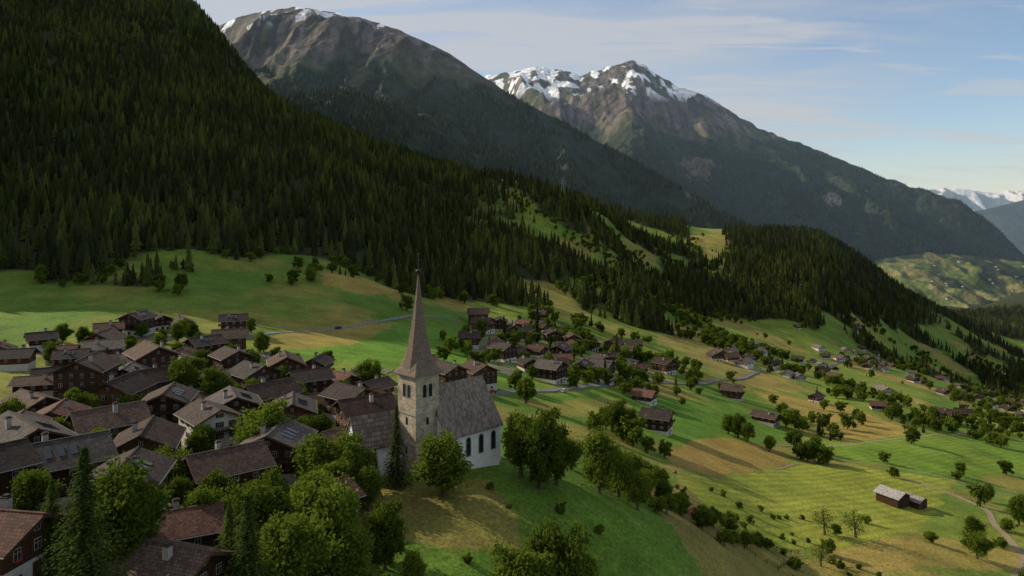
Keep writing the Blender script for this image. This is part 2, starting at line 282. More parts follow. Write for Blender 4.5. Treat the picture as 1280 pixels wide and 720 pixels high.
def spruce_hi(name,seed,m,R=.2,lay=26):
    rnd=random.Random(seed);v=[];f=[];tube(v,f,(0,0,-.03),(0,0,.97),.018,.002,6);nf=len(f)
    for i in range(lay):
        q=i/lay;z=.07+.9*q;r=R*(1-q)**.85*rnd.uniform(.8,1.1)+.01;nb=int(13-4*q)
        for k in range(nb):
            a=6.283*(k+rnd.random()*.7)/nb;rr=r*rnd.uniform(.6,1.2);ca,sa=math.cos(a),math.sin(a)
            for j in range(11):
                s=(j+.6)/11;pr=rr*s;pz=z-.08*rr/R*s*s-rnd.uniform(0,.014)+.02*(1-s);w=(.024*(1-s*.6))*(1-.45*q);off=rnd.uniform(-1.3,1.3)*w
                c=np.array([ca*pr-sa*off,sa*pr+ca*off,pz]);t=np.array([ca,sa,-.35]);b=np.array([-sa,ca,rnd.uniform(-.5,.5)]);e=w*.9
                s0=len(v)
                for q4 in (c-t*e,c+b*w,c+t*e,c-b*w): v.append(tuple(q4))
                f.append((s0,s0+1,s0+2,s0+3))
    return raw(name,v,f,[bark,m],[0]*nf+[1]*(len(f)-nf))
cc=bpy.data.collections.new('conifers')
for i in range(5): cc.objects.link(conifer('spruce_%d'%i,i,mcon,R=.15+.02*(i%3)))
for i in range(2): cc.objects.link(conifer('tree_larch_%d'%i,20+i,mlar,R=.19))
dc=bpy.data.collections.new('broadleaf_trees')
for i in range(4): dc.objects.link(bpy.data.objects.new('leafy_%d'%i,decid('leafy_%d'%i,50+i,36,40,.055,asp=1.2)))
dc.objects.link(conifer('spruce_b',31,mcon,layers=12,R=.18))
HI=[decid('broadleaf_crown',60+i,95,120,.024,asp=[1,1.12,.85,1.05,.95,.8][i]) for i in range(6)]
BU=[decid('shrub_crown',160+i,60,90,.035,asp=1.3,low=.05) for i in range(3)]
SH=[spruce_hi('spruce',70,mcon,.19,34),spruce_hi('spruce',71,mcon,.23,34),spruce_hi('larch',72,foliage('soft_larch',(.07,.105,.025),.35,.3,3),.3,36)]
BARE=decid('sparse_crown',99,60,14,.022)
def scatter(name,P,S,I,coll,seed=0):
    me=bpy.data.meshes.new(name);me.vertices.add(len(P));me.vertices.foreach_set('co',P.ravel().astype('f'))
    a=me.attributes.new('sc','FLOAT','POINT');a.data.foreach_set('value',S.astype('f'))
    a=me.attributes.new('rz','FLOAT','POINT');a.data.foreach_set('value',(np.random.RandomState(seed).rand(len(P))*6.28).astype('f'))
    a=me.attributes.new('idx','INT','POINT');a.data.foreach_set('value',I.astype('i'))
    ob=bpy.data.objects.new(name,me);sc.collection.objects.link(ob)
    g=bpy.data.node_groups.new(name,'GeometryNodeTree');g.interface.new_socket('Geometry',in_out='INPUT',socket_type='NodeSocketGeometry');g.interface.new_socket('Geometry',in_out='OUTPUT',socket_type='NodeSocketGeometry')
    n=g.nodes;L=g.links;gi=n.new('NodeGroupInput');go=n.new('NodeGroupOutput');ip=n.new('GeometryNodeInstanceOnPoints');ci=n.new('GeometryNodeCollectionInfo')
    ci.inputs['Collection'].default_value=coll;ci.inputs['Separate Children'].default_value=True;ci.inputs['Reset Children'].default_value=True
    def na(nm,t):
        x=n.new('GeometryNodeInputNamedAttribute');x.data_type=t;x.inputs[0].default_value=nm;return [o for o in x.outputs if o.enabled][0]
    cx=n.new('ShaderNodeCombineXYZ');L.new(na('rz','FLOAT'),cx.inputs[2]);er=n.new('FunctionNodeEulerToRotation');L.new(cx.outputs[0],er.inputs[0])
    L.new(gi.outputs[0],ip.inputs['Points']);L.new(ci.outputs[0],ip.inputs['Instance']);ip.inputs['Pick Instance'].default_value=True
    L.new(na('idx','INT'),ip.inputs['Instance Index']);L.new(er.outputs[0],ip.inputs['Rotation']);L.new(na('sc','FLOAT'),ip.inputs['Scale']);L.new(ip.outputs[0],go.inputs[0])
    md=ob.modifiers.new('scatter','NODES');md.node_group=g;return ob
R=np.random.RandomState(5)
def jgrid(x0,x1,y0,y1,s):
    X,Y=np.meshgrid(np.arange(x0,x1,s),np.arange(y0,y1,s));return (X+R.uniform(-.48,.48,X.shape)*s).ravel(),(Y+R.uniform(-.48,.48,X.shape)*s).ravel()
x,y=jgrid(-2200,2000,380,2500,7.5)
t=x/y;k=(t>-1.15)&(t<.95)&((y<2000)|(t>.4))&(t*900+640<1500);x=x[k];y=y[k]
k=R.rand(len(x))<fedge(x,y)*np.where(y>1300,.7,1)*(.55+.6*sm(fbm(x/35,y/35,66,3),.35,.5));x=x[k];y=y[k];z=H(x,y)
lz=sm(fbm(x/100,y/100,67,3),.42,.6)
I=np.where(R.rand(len(x))<.1+.5*lz,R.randint(5,7,len(x)),R.randint(0,5,len(x)))
scatter('conifer_forest',np.stack([x,y,z-.5],-1),R.uniform(8,27,len(x))*(.8+.35*fbm(x/60,y/60,68,2)),I,cc)
def mscat(M,name,tree,n,zmin):
    X,Y,Z=M;r,c=X.shape;i=R.randint(30,r-1,n);j=R.randint(0,c-1,n);a=R.rand(n);b=R.rand(n)
    def bl(A): return (A[i,j]*(1-b)+A[i,j+1]*b)*(1-a)+(A[i+1,j]*(1-b)+A[i+1,j+1]*b)*a
    x,y,z=bl(X),bl(Y),bl(Z);k=(z+(fbm(x/150,y/150,201,4)-.5)*500<tree-20)&(z>zmin)&(fbm(x/130,y/200,77,3)>.36);x,y,z=x[k],y[k],z[k]
    scatter(name,np.stack([x,y,z-2],-1),R.uniform(18,32,len(x)),R.randint(0,6,len(x)),cc)
mscat(M1X,'mountain_forest',860,70000,-100)
mscat(M2X,'far_slope_forest',700,50000,-400)
# ---------------- buildings
def roofmat(name,col):
    m,nt=mat(name);L=nt.links;o=N(nt,'ShaderNodeOutputMaterial');b=N(nt,'ShaderNodeBsdfPrincipled');b.inputs['Roughness'].default_value=.85;b.inputs['Specular IOR Level'].default_value=.12
    tc=N(nt,'ShaderNodeTexCoord');sp=N(nt,'ShaderNodeSeparateXYZ');cb=N(nt,'ShaderNodeCombineXYZ');L.new(tc.outputs['Object'],sp.inputs[0]);L.new(sp.outputs[1],cb.inputs[0]);L.new(sp.outputs[0],cb.inputs[1])
    br=N(nt,'ShaderNodeTexBrick');br.inputs['Scale'].default_value=1.;br.inputs['Brick Width'].default_value=.5;br.inputs['Row Height'].default_value=.42;br.inputs['Mortar Size'].default_value=.035
    c=np.array(col);br.inputs['Color1'].default_value=(*(c*.65),1);br.inputs['Color2'].default_value=(*(c*1.35),1);br.inputs['Mortar'].default_value=(*(c*.4),1)
    L.new(cb.outputs[0],br.inputs[0])
    n=N(nt,'ShaderNodeTexNoise');n.inputs['Scale'].default_value=.5;n.inputs['Detail'].default_value=6;L.new(tc.outputs['Object'],n.inputs[0])
    oi=N(nt,'ShaderNodeObjectInfo');ad=N(nt,'ShaderNodeMath',operation='ADD');L.new(n.outputs[0],ad.inputs[0]);L.new(oi.outputs['Random'],ad.inputs[1])
    mr=N(nt,'ShaderNodeMapRange');mr.inputs[1].default_value=.3;mr.inputs[2].default_value=1.6;mr.inputs[3].default_value=.5;mr.inputs[4].default_value=1.5;L.new(ad.outputs[0],mr.inputs[0])
    s=N(nt,'ShaderNodeVectorMath',operation='SCALE');L.new(br.outputs[0],s.inputs[0]);L.new(mr.outputs[0],s.inputs['Scale']);L.new(s.outputs[0],b.inputs['Base Color'])
    bp=N(nt,'ShaderNodeBump');bp.inputs['Distance'].default_value=.05;L.new(br.outputs[0],bp.inputs['Height']);L.new(bp.outputs[0],b.inputs['Normal']);L.new(b.outputs[0],o.inputs[0]);return m
def woodmat(name,col):
    m,nt=mat(name);L=nt.links;o=N(nt,'ShaderNodeOutputMaterial');b=N(nt,'ShaderNodeBsdfPrincipled');b.inputs['Roughness'].default_value=.85;b.inputs['Specular IOR Level'].default_value=.15
    tc=N(nt,'ShaderNodeTexCoord');mp=N(nt,'ShaderNodeMapping');mp.inputs['Scale'].default_value=(.4,.4,6);L.new(tc.outputs['Object'],mp.inputs[0])
    n=N(nt,'ShaderNodeTexNoise');n.inputs['Scale'].default_value=1.;n.inputs['Detail'].default_value=5;L.new(mp.outputs[0],n.inputs[0])
    oi=N(nt,'ShaderNodeObjectInfo');ad=N(nt,'ShaderNodeMath',operation='ADD');L.new(n.outputs[0],ad.inputs[0]);L.new(oi.outputs['Random'],ad.inputs[1])
    cr=N(nt,'ShaderNodeMapRange');cr.inputs[1].default_value=.3;cr.inputs[2].default_value=1.6;cr.inputs[3].default_value=.5;cr.inputs[4].default_value=1.7;L.new(ad.outputs[0],cr.inputs[0])
    s=N(nt,'ShaderNodeVectorMath',operation='SCALE');s.inputs[0].default_value=col;L.new(cr.outputs[0],s.inputs['Scale']);L.new(s.outputs[0],b.inputs['Base Color'])
    wv=N(nt,'ShaderNodeTexWave',bands_direction='Z');wv.inputs['Scale'].default_value=1.6;L.new(tc.outputs['Object'],wv.inputs[0]);bp=N(nt,'ShaderNodeBump');bp.inputs['Distance'].default_value=.06;L.new(wv.outputs[1],bp.inputs['Height']);L.new(bp.outputs[0],b.inputs['Normal']);L.new(b.outputs[0],o.inputs[0]);return m
RM=[roofmat('slate_dark',(.056,.041,.034)),roofmat('slate_brown',(.08,.051,.037)),roofmat('slate_grey',(.09,.074,.064)),roofmat('slate_rust',(.105,.053,.036)),roofmat('slate_pale',(.14,.112,.09))]
WM=[woodmat('larch_wood_dark',(.05,.025,.014)),woodmat('larch_wood_brown',(.1,.047,.022)),woodmat('larch_wood_red',(.085,.032,.017))]
plaster=simple('white_plaster',(.5,.46,.41),.9,.8,.14);plaster2=simple('grey_plaster',(.3,.27,.23),.9,.8,.15)
frame=simple('window_frame',(.42,.39,.34),.6,2,.1);glass=simple('window_glass',(.02,.024,.03),.12,1,.1,.5)
trim=woodmat('wood_trim',(.06,.034,.02));flow=simple('flower_box',(.3,.05,.05),.8,6,.5)
class MB:
    def __init__(s): s.v=[];s.f=[];s.m=[]
    def box(s,cx,cy,cz,sx,sy,sz,m=0):
        b=len(s.v)
        for z in (-1,1):
            for q in ((-1,-1),(1,-1),(1,1),(-1,1)): s.v.append((cx+q[0]*sx/2,cy+q[1]*sy/2,cz+z*sz/2))
        for q in ((0,3,2,1),(4,5,6,7),(0,1,5,4),(1,2,6,5),(2,3,7,6),(3,0,4,7)): s.f.append(tuple(b+i for i in q));s.m.append(m)
    def prism(s,P,d,m=0):
        n=len(P);b=len(s.v);s.v+=list(P)+[tuple(p[i]+d[i] for i in range(3)) for p in P]
        s.f.append(tuple(range(b,b+n))[::-1]);s.m.append(m);s.f.append(tuple(range(b+n,b+2*n)));s.m.append(m)
        for i in range(n): s.f.append((b+i,b+(i+1)%n,b+n+(i+1)%n,b+n+i));s.m.append(m)
    def mesh(s,name,mats): return raw(name,s.v,s.f,mats,s.m)
def window(b,x,y,z,w,h,ax,sg,fl=False):
    def bx(o,dep,ww,hh,dz,m,dx=0):
        if ax==0: b.box(x+dx,y+sg*o,z+dz,ww,dep,hh,m)
        else: b.box(x+sg*o,y+dx,z+dz,dep,ww,hh,m)
    bx(.03,.1,w+.14,h+.14,0,0);bx(.05,.1,w,h,0,1);bx(.075,.1,.05,h,0,0);bx(.075,.1,w,.05,h*.15,0)
    bx(.07,.06,.4,h+.1,0,2,-(w/2+.3));bx(.07,.06,.4,h+.1,0,2,w/2+.3)
    if fl: bx(.25,.22,w,.22,-h/2-.1,3)
def chalet(seed,w,d,st,roof,wood,low=False,stone=plaster):
    rnd=random.Random(seed);hb=2.6;h=hb+st*2.6;pit=rnd.uniform(.42,.5);rise=w/2*pit;P={}
    b=MB();b.box(0,0,(hb-4)/2,w,d,hb+4,0)
    e=.06;b.prism([(-w/2-e,-d/2-e,hb),(w/2+e,-d/2-e,hb),(w/2+e,-d/2-e,h),(0,-d/2-e,h+rise+e*pit),(-w/2-e,-d/2-e,h)],(0,d+2*e,0),1)
    b.box(0,-d/2-.04,1.05,1.1,.1,2.1,2);b.box(-w*.28,-d/2-.04,1.1,1.0,.08,.9,3);b.box(w*.28,-d/2-.04,1.1,1.0,.08,.9,3)
    P['walls']=b.mesh('walls',[stone,wood,trim,glass])
    b=MB();og=rnd.uniform(.9,1.4);oe=rnd.uniform(.8,1.2);th=.24;sl=pit
    for sg in (-1,1):
        x1=sg*(w/2+oe);z1=h-oe*sl+.1;y0=-d/2-og
        Pq=[(0,y0,h+rise+.1),(x1,y0,z1),(x1,y0,z1+th),(0,y0,h+rise+.1+th)]
        if sg>0: Pq=Pq[::-1]
        b.prism(Pq,(0,d+2*og,0),0)
        for yy in (y0-.03,-y0+.0):
            b.prism([(0,yy,h+rise-.12),(x1,yy,z1-.22),(x1,yy,z1+th-.06),(0,yy,h+rise+th+.04)],(0,.05,0),1)
        if not low:
            b.box(sg*(w/2+oe+.08),0,z1+.08,.16,d+2*og,.14,2)
            for k in range(int(d)): b.box(sg*(w/2+oe*.5),-d/2+k+.5,h-oe*.5*sl-.02,oe,.12,.14,1)
    b.box(0,0,h+rise+.1+th+.02,.35,d+2*og,.12,0)
    if seed%3==1 and not low:
        for k in range(3):
            b.prism([(w*.15,-d*.3+k*1.9,h+rise-w*.15*sl+.42),(w*.36,-d*.3+k*1.9,h+rise-w*.36*sl+.42),(w*.36,-d*.3+k*1.9,h+rise-w*.36*sl+.48),(w*.15,-d*.3+k*1.9,h+rise-w*.15*sl+.48)],(0,1.1,0),3)
    P['roof']=b.mesh('roof',[roof,trim,plaster2,glass])
    b=MB();cx=rnd.choice([-1,1])*w*.18;cy=rnd.uniform(-.25,.25)*d;b.box(cx,cy,h+rise+.0,.8,.9,2.2,0);b.box(cx,cy,h+rise+1.18,1.05,1.15,.16,1);b.box(cx,cy,h+rise+1.35,.6,.7,.2,1)
    P['chimney']=b.mesh('chimney',[plaster2,RM[0]])
    b=MB();n=max(2,int(w/2.6));e=.06
    for s_ in range(st):
        z=hb+s_*2.6+1.45
        for k in range(n):
            xx=(k-(n-1)/2)*w/(n+.3)
            for sg in (-1,1): window(b,xx,sg*(d/2+e),z,.85,1.15,0,sg,(k+s_)%3==0)
        for k in range(max(2,int(d/3.5))):
            m=max(2,int(d/3.5));yy=(k-(m-1)/2)*d/(m+.3)
            for sg in (-1,1): window(b,sg*(w/2+e),yy,z,.8,1.1,1,sg)
    for sg in (-1,1): window(b,0,sg*(d/2+e),h+rise*.42,.7,.8,0,sg)
    P['windows']=b.mesh('windows',[frame,glass,trim if seed%3 else WM[2],flow])
    if st>1 and not low:
        b=MB();z=hb+2.6;b.box(0,-d/2-.75,z,w*.9,1.3,.14,0);b.box(0,-d/2-1.36,z+.95,w*.9,.08,.1,0)
        for k in range(int(w*.9/.3)): b.box(-w*.45+.15+k*.3,-d/2-1.36,z+.5,.16,.04,.84,0)
        P['balcony']=b.mesh('balcony',[trim])
    return P
VAR=[chalet(1,10,11,2,RM[0],WM[0]),chalet(2,11,12,2,RM[1],WM[1]),chalet(3,9,10,1,RM[3],WM[0]),chalet(4,12,12,2,RM[2],WM[0]),chalet(5,8,9,1,RM[0],WM[2]),chalet(6,12,14,3,RM[1],WM[0]),chalet(7,10,12,2,RM[4],WM[1]),chalet(8,9,13,1,RM[1],WM[0],stone=plaster2),
 chalet(9,10,12,2,RM[0],plaster),chalet(10,13,16,2,RM[2],WM[0])]
def place(parts,name,x,y,rot,s=1.,z=None):
    if z is None: z=float(min(H(x+a,y+b) for a in (-4,4) for b in (-4,4)))+.3
    e=bpy.data.objects.new(name,None);e.location=(x,y,z);e.rotation_euler=(0,0,math.radians(rot));e.scale=(s,s,s);sc.collection.objects.link(e)
    for k,me in parts.items():
        o=bpy.data.objects.new(k,me);o.parent=e;sc.collection.objects.link(o)
    return e
rnd=random.Random(3)
HS=[(-181,277,4),(-168,300,2),(-151,266,1),(-163,313,0),(-161,327,2),(-148,324,4),(-130,336,0),(-114,228,5),(-118,200,5),(-114,291,1),(-116,272,0),(-118,256,2),(-97,249,0),(-78,248,1),(-72,267,4),(-82,229,3),(-64,228,0),(-57,240,2),(-52,256,4),(-92,218,7),(-66,196,1),(-54,177,6),(-69,178,3),(-44,196,0),(-36,177,1),(-68,162,8),(-84,176,0),(-100,184,1),(-84,150,1),(-87,128,9),(-70,138,1),(-74,119,3),(-80,108,0),(-60,112,0),(-52,131,1),(-48,147,3),(-101,160,2),(-98,142,7),(-178,250,2),(-165,240,4)]
H2=[(-25,535,5),(-9,525,0),(0,520,4),(9,550,2),(-20,498,1),(29,520,0),(44,525,1),(60,540,4),(39,565,2),(-5,390,0),(5,415,4),(15,438,2),(30,448,0),(82,530,1),(99,585,0),(8,370,4),(19,355,3),(38,395,0),(26,405,4),(52,418,3),(-14,298,1),(-25,280,0),(-38,305,2),(69,375,2),(62,308,0),(69,495,4),(54,440,0),(108,510,1),(23,598,0),(147,480,1),(148,420,7),(228,540,4),(277,545,2),(327,545,1),(370,590,0)]
occ=[]
place(VAR[7],'wooden_chalet',-44,90,72,1.0);place(VAR[2],'wooden_chalet',-62,87,80,1.05);occ+=[(-44,90),(-62,87)]
for (x,y,vi) in HS:
    place(VAR[vi],'wooden_chalet',x,y,rnd.choice([35,-55,125,40,10])+rnd.uniform(-20,20),.95);occ.append((x,y))
for (x,y,vi) in H2:
    place(VAR[vi],'wooden_chalet',x,y,rnd.choice([20,-40,60,80])+rnd.uniform(-20,20),1.0);occ.append((x,y))
CH=(-19.5,150)
for _ in range(4000):
    x=rnd.uniform(-190,-30);y=rnd.uniform(92,330)
    if not bool(inpoly(VIL,np.array(x),np.array(y))) or y>255: continue
    if min(math.hypot(x-a,y-b) for a,b in occ)<13.2: continue
    place(VAR[rnd.choice([0,1,2,3,4,7,7,2,6])],'wooden_chalet',x,y,rnd.choice([35,-55,125])+rnd.uniform(-22,22),rnd.uniform(.7,.95));occ.append((x,y))
for _ in range(120):
    x=rnd.uniform(-30,110);y=rnd.uniform(370,560)
    if not bool(inpoly(VIL2,np.array(x),np.array(y))): continue
    if min(math.hypot(x-a,y-b) for a,b in occ)<16: continue
    if rnd.random()<.3: place(VAR[rnd.choice([0,1,2,4,4])],'wooden_chalet',x,y,rnd.uniform(0,180),rnd.uniform(.8,1));occ.append((x,y))
VF=[chalet(21,11,12,1,RM[4],plaster,True),chalet(22,12,13,1,RM[1],WM[1],True),chalet(23,10,11,1,RM[0],WM[0],True)]
for cx,cy,sx,sy,nn in ((230,660,50,60,10),(330,800,60,80,10),(640,1120,140,150,50),(480,980,60,60,8),(760,1180,80,120,24),(560,880,120,90,12),(430,660,110,60,5)):
    for _ in range(nn):
        x=cx+rnd.gauss(0,sx*.6);y=cy+rnd.gauss(0,sy*.6);place(VF[rnd.choice([0,0,1,2])],'valley_house',x,y,rnd.uniform(0,180),rnd.uniform(.8,1.1));occ.append((x,y))
# hamlet on the terrace across the valley
X3,Y3,Z3=M3X
for _ in range(34):
    i=min(158,max(32,int(rnd.gauss(85,18))));j=min(290,max(60,int(rnd.gauss(150,38))))
    place(VF[rnd.choice([0,0,1])],'valley_house',float(X3[i,j]),float(Y3[i,j]),rnd.uniform(0,180),rnd.uniform(1,1.5),float(Z3[i,j]))
def barn(roof,wood,w,d,h):
    b=MB();b.box(0,0,-1.2,w,d,3,0);b.prism([(-w/2,-d/2,.3),(w/2,-d/2,.3),(w/2,-d/2,h),(0,-d/2,h+w*.2),(-w/2,-d/2,h)],(0,d,0),1);b.box(0,-d/2-.02,1.3,1.6,.06,2,2);P={'walls':b.mesh('walls',[plaster2,wood,trim])}
    b=MB()
    for sg in (-1,1):
        q=[(0,-d/2-.7,h+w*.2+.05),(sg*(w/2+.7),-d/2-.7,h-.28+.05),(sg*(w/2+.7),-d/2-.7,h-.1),(0,-d/2-.7,h+w*.2+.25)]
        b.prism(q if sg<0 else q[::-1],(0,d+1.4,0),0)
    P['roof']=b.mesh('roof',[roof]);return P
pale=roofmat('sheet_pale',(.3,.27,.25));place(barn(pale,WM[0],7,8,4.2),'hay_barn',147,278,30,1.1);place(barn(pale,WM[1],5,6,3.2),'hay_barn',156,279,30,1.1)
rust=simple('rusted_sheet',(.34,.13,.08),.7,1.5,.5);place(barn(rust,WM[1],5.5,10,2.8),'tumbledown_shed',46,190,60)
b=MB();b.box(0,0,1.1,4.6,3.6,2.2,0);b.v+=[(-2.5,-2,2.2),(2.5,-2,2.2),(2.5,2,2.2),(-2.5,2,2.2),(0,0,3.6)];q=len(b.v)-5
for i in range(4): b.f.append((q+i,q+(i+1)%4,q+4));b.m.append(0)
place({'canvas':b.mesh('canvas',[simple('white_canvas',(.8,.8,.78),.8,1,.03)])},'marquee_tent',18,211,20)
def carparts(col,k):
    pm=simple('car_paint_%d'%k,col,.3,1,.03,.5);tyre=simple('tyre',(.02,.02,.02),.9,1,.1)
    b=MB();prof=[(-2.1,.35),(2.1,.35),(2.15,.75),(1.3,.92),(-2.05,.95),(-2.15,.7)]
    b.prism([(p,-.85,q) for p,q in prof],(0,1.7,0),0)
    b.prism([(p,-.74,q) for p,q in ((-1.9,.93),(1.1,.9),(.45,1.42),(-1.5,1.46))],(0,1.48,0),1);b.prism([(p,-.7,q) for p,q in ((-1.5,1.44),(.4,1.42),(.35,1.49),(-1.4,1.52))],(0,1.4,0),0)
    body=b.mesh('body',[pm,glass]);v=[];f=[]
    for wx_ in (-1.3,1.35):
        for wy_ in (-.86,.66):
            tube(v,f,(wx_,wy_,.33),(wx_,wy_+.2,.33),.33,.33,14);s=len(v)-28;f.append(tuple(range(s,s+14)));f.append(tuple(range(s+14,s+28))[::-1])
    return {'body':body,'wheels':raw('wheels',v,f,[tyre])}
CP=[carparts((.5,.5,.5),0),carparts((.03,.035,.05),1),carparts((.3,.02,.02),2)]
for i,(x,y,r) in enumerate([(-121,205,100),(-120,214,95),(-118,236,95),(-57,280,80),(-97,402,60),(-8,284,50),(30,350,60),(84,446,50),(-108,258,60),(24,331,60)]):
    place(CP[i%3],'parked_car',x,y,r,1.,float(H(x,y))+.15)
# ---------------- church
stone,nt=mat('tower_stone');L=nt.links;o=N(nt,'ShaderNodeOutputMaterial');bb=N(nt,'ShaderNodeBsdfPrincipled');bb.inputs['Roughness'].default_value=.9
tc=N(nt,'ShaderNodeTexCoord');sp=N(nt,'ShaderNodeSeparateXYZ');L.new(tc.outputs['Object'],sp.inputs[0]);ad=N(nt,'ShaderNodeMath',operation='ADD');L.new(sp.outputs[0],ad.inputs[0]);L.new(sp.outputs[1],ad.inputs[1]);cb=N(nt,'ShaderNodeCombineXYZ');L.new(ad.outputs[0],cb.inputs[0]);L.new(sp.outputs[2],cb.inputs[1])
br=N(nt,'ShaderNodeTexBrick');br.inputs['Scale'].default_value=1;br.inputs['Brick Width'].default_value=.7;br.inputs['Row Height'].default_value=.32;br.inputs['Mortar Size'].default_value=.03
br.inputs['Color1'].default_value=(.46,.37,.25,1);br.inputs['Color2'].default_value=(.29,.23,.155,1);br.inputs['Mortar'].default_value=(.46,.39,.28,1);L.new(cb.outputs[0],br.inputs[0])
nn=N(nt,'ShaderNodeTexNoise');nn.inputs['Scale'].default_value=.6;nn.inputs['Detail'].default_value=8;L.new(tc.outputs['Object'],nn.inputs[0]);mr=N(nt,'ShaderNodeMapRange');mr.inputs[1].default_value=.3;mr.inputs[2].default_value=.7;mr.inputs[3].default_value=.6;mr.inputs[4].default_value=1.25;L.new(nn.outputs[0],mr.inputs[0])
s=N(nt,'ShaderNodeVectorMath',operation='SCALE');L.new(br.outputs[0],s.inputs[0]);L.new(mr.outputs[0],s.inputs['Scale']);L.new(s.outputs[0],bb.inputs['Base Color']);bp=N(nt,'ShaderNodeBump');bp.inputs['Distance'].default_value=.05;L.new(br.outputs[1],bp.inputs['Height']);bp.invert=True;L.new(bp.outputs[0],bb.inputs['Normal']);L.new(bb.outputs[0],o.inputs[0])
shingle=simple('wood_shingles',(.16,.118,.085),.85,3,.35);dark=simple('opening_dark',(.01,.01,.01),.9,1,0);iron=simple('iron',(.05,.045,.04),.5,2,.1,.5,.6)
church=bpy.data.objects.new('village_church',None);zc=float(H(*CH))-.2;church.location=(CH[0],CH[1],zc);church.rotation_euler=(0,0,math.radians(45));sc.collection.objects.link(church)
def part(name,me):
    o=bpy.data.objects.new(name,me);o.parent=church;sc.collection.objects.link(o)
hw=3.0;TH=20.3
b=MB();b.box(0,0,TH/2-2,2*hw,2*hw,TH+4,0)
for z in (6.2,12.4,TH-.25): b.box(0,0,z,2*hw+.3,2*hw+.3,.28,1)
def arch(b,ax,sg,off,z,w,h,m,dep=.05,o0=hw):
    pts=[(-w/2,0),(w/2,0)]+[(w/2*math.cos(a),h-w/2+w/2*math.sin(a)) for a in np.linspace(0,math.pi,7)]
    P=[]
    for (p,q) in pts: P.append((off+p,sg*o0,z+q) if ax==0 else (sg*o0,off+p,z+q))
    d=(0,sg*dep,0) if ax==0 else (sg*dep,0,0)
    b.prism(P,d,m)
for ax in (0,1):
    for sg in (-1,1):
        for off in (-.75,.75):
            arch(b,ax,sg,off,15.6,1.25,3.0,1,.07);arch(b,ax,sg,off,15.8,.85,2.6,2,.11)
        arch(b,ax,sg,0,10.1,.6,1.5,2,.06);arch(b,ax,sg,0,4.2,.45,1.4,2,.06)
part('bell_tower',b.mesh('bell_tower',[stone,plaster2,dark]))
v=[];f=[]
prof=[(0,3.75,0),(.25,3.7,0),(1.3,3.2,.35),(3.0,2.85,.8),(5.5,2.25,1),(10,1.45,1),(15,.75,1),(20.5,.1,1)]
for (z,r,k) in prof:
    for i in range(16):
        a=i*math.pi/8+math.pi/8;c,s_=math.cos(a),math.sin(a)
        sq=1/max(abs(c),abs(s_));oc=math.cos(math.pi/8)/math.cos(((a+math.pi/8)%(math.pi/4))-math.pi/8);rr=r*(sq*(1-k)+oc*k*1.04);v.append((rr*c,rr*s_,TH+z))
for j in range(len(prof)-1):
    for i in range(16): f.append((j*16+i,j*16+(i+1)%16,(j+1)*16+(i+1)%16,(j+1)*16+i))
f.append(tuple(range(16))[::-1]);part('spire',raw('spire',v,f,[shingle]))
v=[];f=[];zt=TH+20.3;tube(v,f,(0,0,zt),(0,0,zt+4.2),.1,.05,8);tube(v,f,(-.7,0,zt+3.2),(.7,0,zt+3.2),.06,.06,6)
for k in range(6):
    a0=-1.57+k*3.1416/6;a1=a0+3.1416/6;tube(v,f,(0,0,zt+.9+.4*math.sin(a0)),(0,0,zt+.9+.4*math.sin(a1)),.4*math.cos(a0)+.01,.4*math.cos(a1)+.01,10)
s0=len(v);v+=[(-.5,0,zt+4.2),(.2,.02,zt+4.1),(.5,0,zt+4.6),(.15,0,zt+4.45),(-.2,0,zt+4.8),(-.35,0,zt+4.5)];f.append(tuple(range(s0,s0+6)))
part('cross_and_weathercock',raw('cross',v,f,[iron]))
nw=6.2;ns=2.6;ne=17.5;ez=8.0;rz=16.6
b=MB();b.prism([(ns,-nw,-5),(ns,nw,-5),(ns,nw,ez),(ns,0,rz-.3),(ns,-nw,ez)],(ne-ns,0,0),0)
b.prism([(ne,-4,-5),(ne,4,-5),(ne,4,6.5),(ne,-4,6.5)],(2.5,0,0),0)
for k in range(4):
    xx=4.8+k*3.6
    for sg in (-1,1): arch(b,0,sg,xx,2.2,1.5,4.2,1,.05,nw);arch(b,0,sg,xx,2.4,1.15,3.8,2,.09,nw)
part('nave_walls',b.mesh('nave_walls',[simple('church_plaster',(.72,.7,.66),.9,.8,.08),plaster2,glass]))
b=MB();sl=(rz-ez)/nw
for sg in (-1,1):
    q=[(ns-.5,0,rz),(ns-.5,sg*(nw+.7),ez-.7*sl),(ns-.5,sg*(nw+.7),ez-.7*sl+.35),(ns-.5,0,rz+.4)]
    b.prism(q if sg>0 else q[::-1],(ne-ns+1,0,0),0)
b.v+=[(ne,-4.5,6.3),(ne,4.5,6.3),(ne+3,2.2,6.3),(ne+3,-2.2,6.3),(ne,0,12)];q=len(b.v)-5
for t3 in ((1,2,4),(2,3,4),(3,0,4)): b.f.append(tuple(q+i for i in t3));b.m.append(0)
nroof=roofmat('nave_slates',(.17,.135,.105));part('nave_roof',b.mesh('nave_roof',[nroof]))
b=MB();b.prism([(-2.6,-4,-3),(2.6,-4,-3),(2.6,-4,3.4),(0,-4,7.4),(-2.6,-4,3.4)],(0,8,0),0);b.box(0,-4.02,1,1.1,.08,2.1,1);P={'walls':b.mesh('walls',[simple('chapel_plaster',(.75,.72,.67),.9,.8,.08),trim])}
b=MB()
for sg in (-1,1):
    q=[(0,-4.3,7.45),(sg*3.1,-4.3,2.7),(sg*3.1,-4.3,3.0),(0,-4.3,7.8)];b.prism(q if sg<0 else q[::-1],(0,8.6,0),0)
P['roof']=b.mesh('roof',[nroof]);place(P,'white_chapel',-28.5,149,-55,1.25,float(H(-28.5,149))+2.6)
occ+=[(-19.5,150),(-12,157),(-8,163),(-31,158)]
